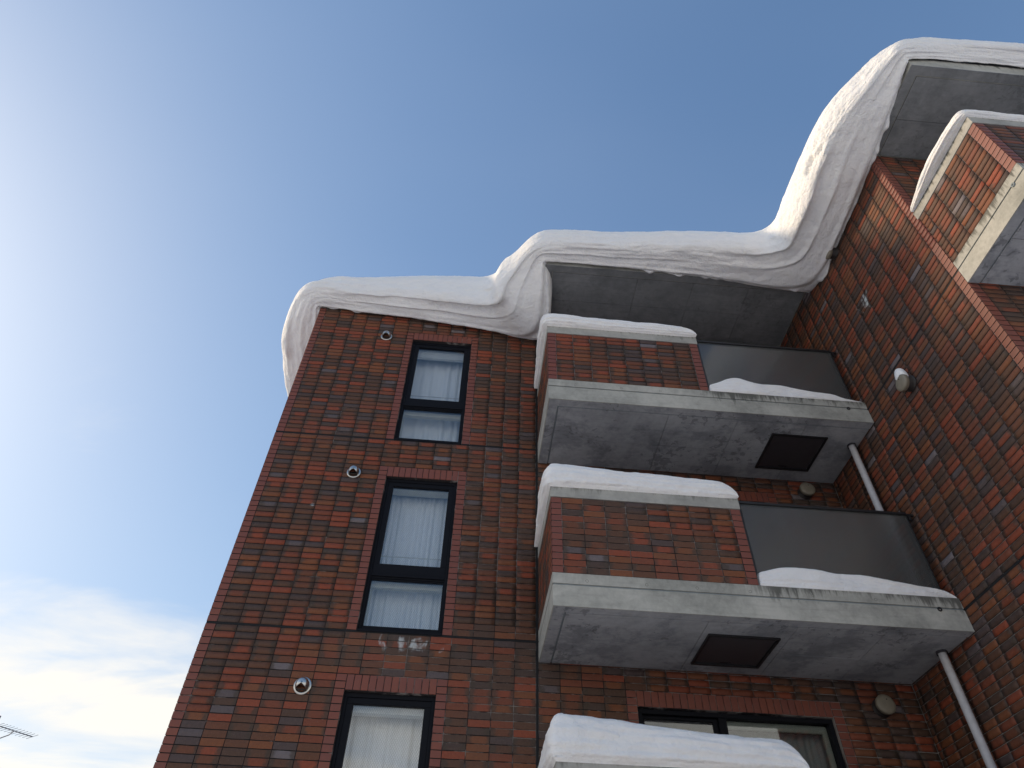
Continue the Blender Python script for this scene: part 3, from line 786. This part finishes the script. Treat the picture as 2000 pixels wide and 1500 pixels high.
def roof_snow():
    pts = [(XL, 14.5), (XL, D), (0.81, D), (0.81, 6.08), (XR, 6.08), (XR, 2.69), (8.7, 2.69)]
    concave = [0, 0, 1, 0, 1, 0, 0]
    step = 0.016
    B, V, s = sweep_path(pts, concave, step, 1.0)
    # key values along the edge: s, overhang a, contact height zc (relative to the eye), contact offset oc, crown height
    s1 = 14.5-D; s2 = s1+0.81-XL; s3 = s2+D-6.08; s4 = s3+XR-0.81; s5 = s4+6.08-2.69
    K = np.array([
        (0, .90, 8.95, 0, 9.84), (s1-2.2, .92, 8.95, 0, 9.84), (s1-.8, .84, 8.98, 0, 9.80), (s1-.15, .60, 9.03, 0, 9.58), (s1, .42, 9.08, 0, 9.50), (s1+.15, .36, 9.09, 0, 9.56), (s1+.6, .38, 9.05, 0, 9.78),
        (s1+1.2, .42, 9.00, 0, 9.86), (s1+1.9, .48, 8.92, 0, 9.88), (s1+2.8, .55, 8.80, 0, 9.92), (s2-.35, .64, 8.70, 0, 9.93), (s2, .72, 8.58, -.02, 9.96), (s2+.35, .86, 8.55, -.15, 9.98),
        (s2+.8, .82, 8.74, -.13, 9.88), (s3-.12, .48, 8.98, -.03, 9.70), (s3, .33, 9.08, 0, 9.68), (s3+.2, .33, 9.09, 0, 9.72), (s3+.7, .36, 9.10, 0, 9.80), (s3+1.9, .46, 9.05, 0, 9.88), (s3+2.8, .55, 8.98, 0, 9.90),
        (s3+3.5, .62, 8.90, -.02, 9.93), (s4-.25, .66, 8.84, -.02, 9.94), (s4, .70, 8.76, -.0, 9.95), (s4+.4, .72, 8.71, 0, 9.93), (s4+.9, .74, 8.70, 0, 9.92), (s4+1.7, .76, 8.74, 0, 9.92), (s4+2.4, .73, 8.90, 0, 9.88), (s4+2.9, .54, 8.99, 0, 9.68),
        (s5, .20, 9.16, 0, 9.44), (s5+.35, .16, 9.30, 0, 9.60), (s5+1, .20, 9.30, 0, 9.80), (s5+4, .25, 9.30, 0, 9.80)])
    order = np.maximum.accumulate(s)
    def key(c): return gauss(np.interp(order, K[:, 0], K[:, c]), 9)
    a, zc, oc, zt = key(1), key(2), key(3), key(4)
    n = len(s)
    d = np.clip(9.08-zc, -0.24, 0.6)
    CW = np.clip(np.exp(-((s-s2)/0.7)**2)+np.exp(-((s-s4)/0.95)**2), 0, 1)
    CW2 = np.clip(np.exp(-((s-s2)/0.85)**4)+np.exp(-((s-s4)/0.5)**2)+np.exp(-((s-s5)/0.3)**2)+np.exp(-((s-s1)/0.3)**2), 0, 1)
    arc = np.concatenate([[0], np.cumsum(np.hypot(*(np.diff(B+V*0.4, axis=0)).T))])
    w1 = fbm(arc*0.9, arc*0, 3, 5); w2 = fbm(arc*3.1, arc*0+4, 4, 9); w3 = fbm(arc*9, arc*0+7, 4, 12)
    CL = np.clip(np.exp(-((s-s2+.5)/1.1)**2)+np.exp(-((s-s4+.3)/1.2)**2), 0, 1)
    l1 = np.clip(0.05+1.0*CL+1.5*fbm(arc*0.8, arc*0+11, 3, 15), 0.0, 1.15)*np.clip(1-np.exp(-((s-s5)/0.6)**2), 0, 1)
    l2 = np.clip(0.15+0.35*CL+2.2*fbm(arc*0.9, arc*0+15, 3, 17), 0.0, 1.0)
    w4 = np.clip(fbm(arc*5, arc*0+21, 4, 19, 0.65)-0.08, 0, 1)
    def rows():
        ov = a*(1+0.16*w1)
        yield -0.30+0*a, zt+0.02
        yield -0.10+0*a, zt+0.015
        yield 0.18*ov, zt-0.01
        yield 0.50*ov, zt-0.085
        yield 0.80*ov, zt-0.22
        yield 0.96*ov, 9.51-0.25*np.minimum(d, .3)
        yield 1.00*ov, 9.36-0.55*d+0.05*w2
        yield 0.985*ov, 9.25-0.80*d+0.08*w2
        yield 0.94*ov, 9.180-0.95*d+0.08*w2
        yield 0.87*ov, 9.145-1.0*d+0.08*w2-0.020*l1             # upper lip
        yield (0.81-0.02*l1)*ov, 9.125-0.98*d+0.06*w2+0.065*l1
        yield (0.73-0.02*l1)*ov+0.01*w3, 9.105-0.96*d+0.055*l1
        yield 0.62*ov+0.015*w3, 9.085-0.97*d+0.05*w1+0.025*l1
        yield 0.54*ov, 9.070-1.0*d+0.06*w1-0.012*l2             # second lip
        yield (0.48-0.01*l2)*ov, 9.060-1.0*d+0.04*w1+0.030*l2
        yield 0.38*ov+oc*.3, 9.048-1.0*d+0.012*l2
        yield 0.26*ov+oc*.6, 9.035-1.02*d+0.03*w2
        yield 0.15*ov+oc*.8, 9.015-1.03*d+0.03*w2
        yield 0.06*ov+oc*.9, zc-0.012+0.03*w3
        yield 0.014+oc, zc+0.05*w3+0.02*w2-0.5*w4
        yield -0.03+oc, zc+0.07
        yield -0.10+oc*0.5, zc+0.25
    C = list(rows()); O = np.array([c[0] for c in C]); Z = np.array([c[1]+0*a for c in C])   # (m, n)
    # where the edge is low-slung (wing front) keep the contact rows monotone
    m = len(C)
    # Catmull-Rom along the profile
    sub_ = 7; Oo, Zz = [], []
    for i in range(m-1):
        p0, p1, p2, p3 = max(i-1, 0), i, i+1, min(i+2, m-1)
        for k in range(sub_):
            t_ = k/sub_
            w = (0.5*(-t_+2*t_**2-t_**3), 0.5*(2-5*t_**2+3*t_**3), 0.5*(t_+4*t_**2-3*t_**3), 0.5*(-t_**2+t_**3))
            Oo.append(sum(ww*O[q] for ww, q in zip(w, (p0, p1, p2, p3)))); Zz.append(sum(ww*Z[q] for ww, q in zip(w, (p0, p1, p2, p3))))
    Oo.append(O[-1]); Zz.append(Z[-1])
    O = np.array(Oo); Z = np.array(Zz); m = len(O)
    P = np.zeros((n, m, 3))
    for k in range(m):
        q = B+V*O[k][:, None]
        fr = k/(m-1)
        sig = np.interp(fr, [0, 0.25, 0.5, 0.72, 0.85, 1.0], [13, 13, 12, 8, 3, 0.0])
        q = gauss(q, sig)
        if fr <= 0.3:
            wq = CW2[:, None]; q = q*(1-wq)+gauss(q, 28)*wq
        if 0.3 < fr < 0.96:                 # the layers slump through the inside corners in wide curves
            wq = CW[:, None]; q = q*(1-wq)+gauss(q, np.interp(fr, [.3, .42, .7, .85, .96], [20, 38, 38, 22, 8]))*wq
        P[:, k, 0] = q[:, 0]; P[:, k, 1] = q[:, 1]; P[:, k, 2] = gauss(Z[k], min(sig, 4))
    # displacement along the surface normal
    du = np.gradient(P, axis=0); dv = np.gradient(P, axis=1); nr = np.cross(du, dv); nr /= np.linalg.norm(nr, axis=2)[:, :, None]+1e-9
    T = np.concatenate([[0], np.cumsum(np.hypot(np.diff(O.mean(1)), np.diff(Z.mean(1))))])
    A2, T2 = np.meshgrid(arc, T, indexing='ij')
    disp = 0.050*fbm(A2*1.1, T2*2.4, 4, 21)+0.026*fbm(A2*1.3, T2*11, 4, 31)+0.020*fbm(A2*6, T2*9, 5, 41, 0.62)*(0.5+np.clip(fbm(A2*0.8, T2*2, 2, 44)+0.3, 0, 1))
    # strata: thin layers, stronger on the lower half
    low = np.clip((T2-T2.max()*0.42)/(T2.max()*0.2), 0, 1)
    st = np.sin(2*np.pi*(T2*9.5+0.9*fbm(A2*0.8, T2*1.5, 3, 51)))
    disp += low*0.0030*st*np.clip(0.5+2.2*fbm(A2*0.7, T2*3, 2, 61), 0, 1.3)
    fade = np.clip((T.max()-T2)/0.06, 0, 1)*np.clip(T2/0.2, 0, 1)
    # rough broken patch on the underside of the long side overhang
    patch = np.exp(-((A2-np.interp(s4+2.0, order, arc))/0.8)**2)*np.exp(-((T2-T.max()*0.52)/0.16)**2)
    pn = fbm(A2*3.2, T2*8, 6, 71, 0.66)
    disp += patch*(0.55*np.clip(pn-0.02, 0, 1)-0.10*np.clip(-pn, 0, 1)+0.09*np.abs(fbm(A2*14, T2*22, 4, 77, 0.6)))
    P += nr*(disp*fade)[:, :, None]*(-1 if nr[n//3, m//2] @ np.array([0, 0, -1.0]) < 0 and False else 1)
    P[:, :, 2] += H
    # crown: carried inwards over the roof
    crown = []
    spine = np.array([(XL+1.2, 14.5), (XL+1.4, 9.3), (1.6, 9.2), (3.0, 8.6), (6.0, 8.0), (7.2, 4.8), (8.7, 4.4)])
    sp_s = np.concatenate([[0], np.cumsum(np.hypot(*np.diff(spine, axis=0).T))]); sp_s /= sp_s[-1]
    u = arc/arc[-1]
    tx = gauss(np.interp(u, sp_s, spine[:, 0]), 30); ty = gauss(np.interp(u, sp_s, spine[:, 1]), 30)
    for f in (1.0, 0.66, 0.33):
        q = P[:, 0].copy(); q[:, 0] = q[:, 0]*(1-f)+tx*f; q[:, 1] = q[:, 1]*(1-f)+ty*f; q[:, 2] += 0.12*math.sin(f*1.5)
        crown.append(q)
    P = np.concatenate([np.stack(crown, 1), P], 1)
    me = grid_mesh('roof_snow', P)
    return me
rs = tag(obj('roof_snow', roof_snow(), M['snow']), 'thick wavy snow cornice overhanging the whole roof edge against the sky', 'snow')

def snow_cap(pts, concave, width, hgt, out, name, label, z, step=0.012, group=None, taper=(0.15, 0.15), seed=0, strata=0.006):
    """rounded bank of snow on a coping. pts: outer edge in plan; hgt, out: (fraction, value) keys"""
    B, V, s = sweep_path(pts, concave, step, 0.3, 0.5)
    n = len(s); arc = np.concatenate([[0], np.cumsum(np.hypot(*(np.diff(B+V*0.08, axis=0)).T))]); Ln = arc[-1]
    u = arc/Ln
    hh = gauss(np.interp(u, [k[0] for k in hgt], [k[1] for k in hgt]), 8); oo = gauss(np.interp(u, [k[0] for k in out], [k[1] for k in out]), 8)
    e = np.ones(n)
    if taper[0]: e *= np.sqrt(np.clip(1-(1-np.clip(arc/taper[0], 0, 1))**2, 0.0004, 1))
    if taper[1]: e *= np.sqrt(np.clip(1-(1-np.clip((Ln-arc)/taper[1], 0, 1))**2, 0.0004, 1))
    th = np.linspace(0, 1, 46)
    # profile: outer foot, bulge, crown, inner foot
    px = np.interp(th, [0, .08, .2, .34, .46, .6, .75, .9, 1], [0.0, .55, .95, .98, .70, 0.0, -1.0, -2.0, -2.3])
    P = np.zeros((n, len(th), 3))
    ctl_t = [0, .06, .14, .26, .38, .50, .62, .76, .88, .96, 1]
    cz = np.interp(th, ctl_t, [0, .03, .12, .32, .56, .76, .93, 1.0, .74, .28, 0])
    cx = np.interp(th, ctl_t, [0.0, .55, .85, 1.0, .95, .60, -0.2, -1.2, -1.9, -2.05, -2.0])
    cz = gauss(cz, 1.4); cx = gauss(cx, 1.4); cz[0] = cz[-1] = -0.03
    for k in range(len(th)):
        inn = cx[k] < 0
        off = np.where(cx[k] >= 0, cx[k]*oo, cx[k]/2.0*width)
        w_end = 0.35+0.65*e
        q = B+V*off[:, None] if isinstance(off, np.ndarray) else B+V*off
        P[:, k, 0] = q[:, 0]; P[:, k, 1] = q[:, 1]; P[:, k, 2] = cz[k]*hh*e
    sg = np.linspace(0, 1, P.shape[1]); P[:, 4:-4, 0] = gauss(P[:, 4:-4, 0], 13); P[:, 4:-4, 1] = gauss(P[:, 4:-4, 1], 13)
    du = np.gradient(P, axis=0); dv = np.gradient(P, axis=1); nr = np.cross(du, dv); nr /= np.linalg.norm(nr, axis=2)[:, :, None]+1e-9
    A2, T2 = np.meshgrid(arc, th, indexing='ij')
    w = np.clip(np.minimum(T2, 1-T2)*8, 0, 1)*e[:, None]
    dsp = 0.050*fbm(A2*2.0+seed, T2*3, 4, 3+seed)+0.012*fbm(A2*2+seed, T2*14, 3, 13+seed)+strata*np.sin(2*np.pi*(T2*8+0.8*fbm(A2*1.3, T2*2, 2, 9+seed)))*(T2 < 0.5)+0.006*fbm(A2*16, T2*20, 3, 23+seed)
    P += nr*(dsp*w)[:, :, None]
    P[:, :, 2] += z
    o = obj(name, grid_mesh(name, P), M['snow'])
    md = o.modifiers.new('weld', 'WELD'); md.merge_threshold = 0.0005
    return tag(o, label, 'snow', group)
G1 = 'snow caps along the balcony parapets'
zc0 = 1.2
def lcap(j, hg, ot, label, seed, xend=2.93):
    return snow_cap([(0.811, D-0.03), (0.811, YB-0.004), (xend, YB-0.004)], [0, 0, 0], 0.20, hg, ot, 'parapet_snow', label, j+zc0, taper=(0.5, 0.20), seed=seed, group=G1)
lcap(JZ[3], [(0, .22), (.25, .26), (.36, .29), (.6, .27), (.85, .24), (.97, .22), (1, .2)], [(0, .05), (.3, .10), (.45, .08), (1, .05)],
     'smooth snow cap on the top balcony parapet, just under the roof overhang', 1)
lcap(JZ[2], [(0, .18), (.25, .27), (.36, .36), (.6, .32), (.85, .27), (1, .24)], [(0, .05), (.3, .09), (.45, .06), (1, .035)],
     'layered snow cap on the middle balcony parapet, below the first concrete slab', 2)
lcap(JZ[1], [(0, .22), (.25, .33), (.36, .41), (.6, .35), (.85, .29), (1, .27)], [(0, .06), (.3, .08), (.45, .05), (1, .05)],
     'thick snow cap on the bottom balcony parapet in front of the sliding window', 3)
snow_cap([(XR-0.004, YW+0.0), (XR-0.004, YWB-0.004), (8.4, YWB-0.004)], [0, 0, 0], 0.20, [(0, .08), (.12, .15), (.25, .17), (.32, .13), (1, .12)], [(0, .03), (.1, .10), (.2, .11), (.3, .03), (1, .03)],
         'parapet_snow', 'thin snow cap on the wing balcony parapet at the upper right, beside the sunlit brick panel', JZ[3]+zc0, taper=(0.06, 0), seed=4, group=G1)
G2 = 'snow ridges on the slab ledges before the glass'
def ridge(j, keys, label, seed):
    return snow_cap([(2.935, YB+0.006), (XR-0.01, YB+0.006)], [0, 0], 0.085, keys, [(0, .01), (.1, .018), (.9, .008), (1, 0)], 'ledge_snow', label, j+0.125, taper=(0.03, 0.12), seed=seed, group=G2, strata=0.003)
ridge(JZ[3], [(0, .13), (.06, .19), (.19, .355), (.30, .24), (.38, .215), (.47, .26), (.54, .22), (.62, .155), (.75, .13), (.87, .09), (.95, .03), (1, .015)], 'lumpy snow ridge with two humps at the foot of the top balcony glass', 5)
ridge(JZ[2], [(0, .16), (.1, .24), (.2, .27), (.33, .235), (.43, .21), (.55, .215), (.65, .175), (.75, .14), (.88, .12), (.96, .08), (1, .04)], 'long snow ridge at the foot of the middle balcony glass', 6)

# ------------------------------------------------------------------ wall fittings
hood_labels = ['round steel vent hood beside the bottom window on the left brick wall', 'round steel vent hood beside the middle window on the left brick wall', 'round steel vent hood beside the topmost window, near the roof snow']
def vent_hood(x, z, label):
    e = empty('vent_hood', (x, D, z), label, 'vent', 'steel vent hoods on the left wall')
    obj('flange', lathe('flange', [(0.060, 0.006), (0.072, 0.012), (0.088, 0.011), (0.092, 0.006), (0.092, -0.004)], 32), M['steel'], e)
    # dome with its mouth cut open at the bottom
    nu, nv = 34, 16
    P = np.zeros((nu, nv, 3)); 
    for i, t_ in enumerate(np.linspace(-0.20*math.pi, 1.20*math.pi, nu)):
        for k, f in enumerate(np.linspace(0, 1, nv)):
            r = 0.073*math.cos(f*math.pi/2)**0.55; y = -0.008-0.088*math.sin(f*math.pi/2)**1.1
            P[i, k] = (r*math.cos(t_), y, r*1.1*math.sin(t_)-0.002)
    o = obj('dome', grid_mesh('dome', P), M['steel'], e); md = o.modifiers.new('sheet', 'SOLIDIFY'); md.thickness = 0.003
    obj('duct', lathe('duct', [(0.0, -0.001), (0.062, -0.001), (0.064, 0.010)], 24), M['void'], e)
    gb = MB()
    for q in range(3): gb.box(-0.05, 0.05, -0.045+q*0.014, -0.041+q*0.014, -0.050, -0.046)
    gb.build('grille', M['ventdark'], e)
    return e
for k, z in enumerate((2.853, 5.655, 8.45)): vent_hood(-1.645, z+H, hood_labels[k])
def round_vent(loc, rz, label, snow=False):
    e = empty('round_vent', loc, label, 'vent', 'round vents with domed lids', rz)
    obj('collar', lathe('collar', [(0.0, 0.0), (0.098, 0.0), (0.100, 0.012), (0.086, 0.016), (0.084, 0.085), (0.0, 0.086)], 30), M['ventdark'], e)
    gr = [(0.084, 0.02)]
    for q in range(4): gr += [(0.091, 0.026+q*0.016), (0.091, 0.030+q*0.016), (0.085, 0.034+q*0.016)]
    obj('grille', lathe('grille', gr, 30), M['ventdark'], e)
    obj('lid', lathe('lid', [(0.0, 0.080), (0.096, 0.080), (0.102, 0.086), (0.103, 0.118), (0.099, 0.128), (0.075, 0.136), (0.03, 0.140), (0.0, 0.141)], 36), M['ventlid'], e)
    obj('screw', lathe('screw', [(0.0, 0.1425), (0.006, 0.142), (0.0065, 0.136)], 10), M['void'], e, loc=(0.012, 0, 0.045))
    return e
round_vent((4.545, D, 2.965+H), 0, 'round beige vent on the shaded back wall under the middle balcony')
round_vent((4.525, D, 5.83+H), 0, 'round beige vent on the shaded back wall between the glass railing and the top slab')
round_vent((XR, 5.217, 5.89+H), -math.pi/2, 'round beige vent amid the right brick wall, with a snow lump on top')
round_vent((XR, 5.26, 8.70+H), -math.pi/2, 'round brown vent high on the right brick wall, half against the roof snow')
# lump of snow on the vent
nu, nv = 26, 14; P = np.zeros((nu, nv, 3))
for i, t_ in enumerate(np.linspace(0, 2*math.pi, nu, endpoint=False)):
    for k, f in enumerate(np.linspace(0, 1, nv)):
        r = math.cos(f*math.pi/2)**0.6
        P[i, k] = (-0.075+0.062*r*math.cos(t_), 0.085*r*math.sin(t_), 0.085*0+0.155*math.sin(f*math.pi/2)**0.9+(0.075 if k else 0.055))
P[:, :, 2] -= 0.10*(P[:, :, 1]/0.09)**2*0.5
P += 0.008*fbm(P[:, :, 0]*30, P[:, :, 1]*30+P[:, :, 2]*20, 3, 3)[:, :, None]
tag(obj('vent_snow', grid_mesh('vent_snow', P, True), M['snow'], loc=(XR-0.0, 5.217, 5.89+H)), 'small snow lump sitting on the round vent of the right brick wall', 'snow')

def downpipe(x, y, z0, z1, label):
    e = empty('downpipe', (x, y, z0), label, 'pipe', 'grey downpipes beside the right wall')
    obj('pipe', tube('pipe', [(0, 0, 0), (0, 0, (z1-z0)/2), (0, 0, z1-z0)], 0.041, 24), M['pipe'], e)
    obj('socket', tube('socket', [(0, 0, z1-z0-0.03), (0, 0, z1-z0-0.001)], 0.055, 24), M['hatch'], e)
    return e
px, py = 4.90, 6.52
downpipe(px, py, JZ[2]+0.125, JZ[3]-0.232, 'grey downpipe from the top slab down behind the middle glass railing')
downpipe(px, py, JZ[1]+0.125, JZ[2]-0.232, 'grey downpipe under the middle balcony, running out at the bottom right')

# ------------------------------------------------------------------ street and far things
gm = MB(); gv = 1500
me = bpy.data.meshes.new('ground'); n = 40
xs = np.sign(np.linspace(-1, 1, n))*np.abs(np.linspace(-1, 1, n))**3*gv
P = np.array([[(x, y, 0.0) for y in xs] for x in xs]); P[:, :, 2] = 0.06*fbm(P[:, :, 0]*0.5, P[:, :, 1]*0.5, 3, 2)*(np.hypot(P[:, :, 0], P[:, :, 1]) < 60)-0.02
g = obj('ground', grid_mesh('ground', P), M['ground'], kind='structure')
ant = empty('television_antenna', (-12.12, 20.0, 0.0), 'blurred rooftop television antenna with short cross rods at the lower left edge, against the cloud', 'antenna')
za = 6.30+H
def rel(p): return (p[0]+12.12, p[1]-20, p[2])
obj('mast', tube('mast', [(0, 0, 0.0), (0, 0, za+0.25)], 0.022, 10), M['antenna'], ant)
bp0, bp1 = Vector((-12.15, 20.0, za+0.03)), Vector((-11.06, 20.0, 6.085+H))
obj('boom', tube('boom', [rel(bp0), rel(bp1)], 0.013, 8), M['antenna'], ant)
for i in range(11):
    c = bp0.lerp(bp1, 0.06+0.94*i/10); dv = Vector((0.05, 0.75, 0.35)).normalized()*(0.17-0.005*i); dx = Vector((0.06, 0, 0.035))
    obj('cross_rod', tube('cross_rod', [rel(c-dv-dx), rel(c+dv+dx)], 0.006, 6), M['antenna'], ant)
obj('brace', tube('brace', [rel(Vector((-12.12, 20, za-0.28))), rel(Vector((-11.86, 20, za-0.30))), rel(Vector((-11.66, 20, za-0.20))), rel(Vector((-11.58, 20, za-0.09)))], 0.014, 8), M['antenna'], ant)
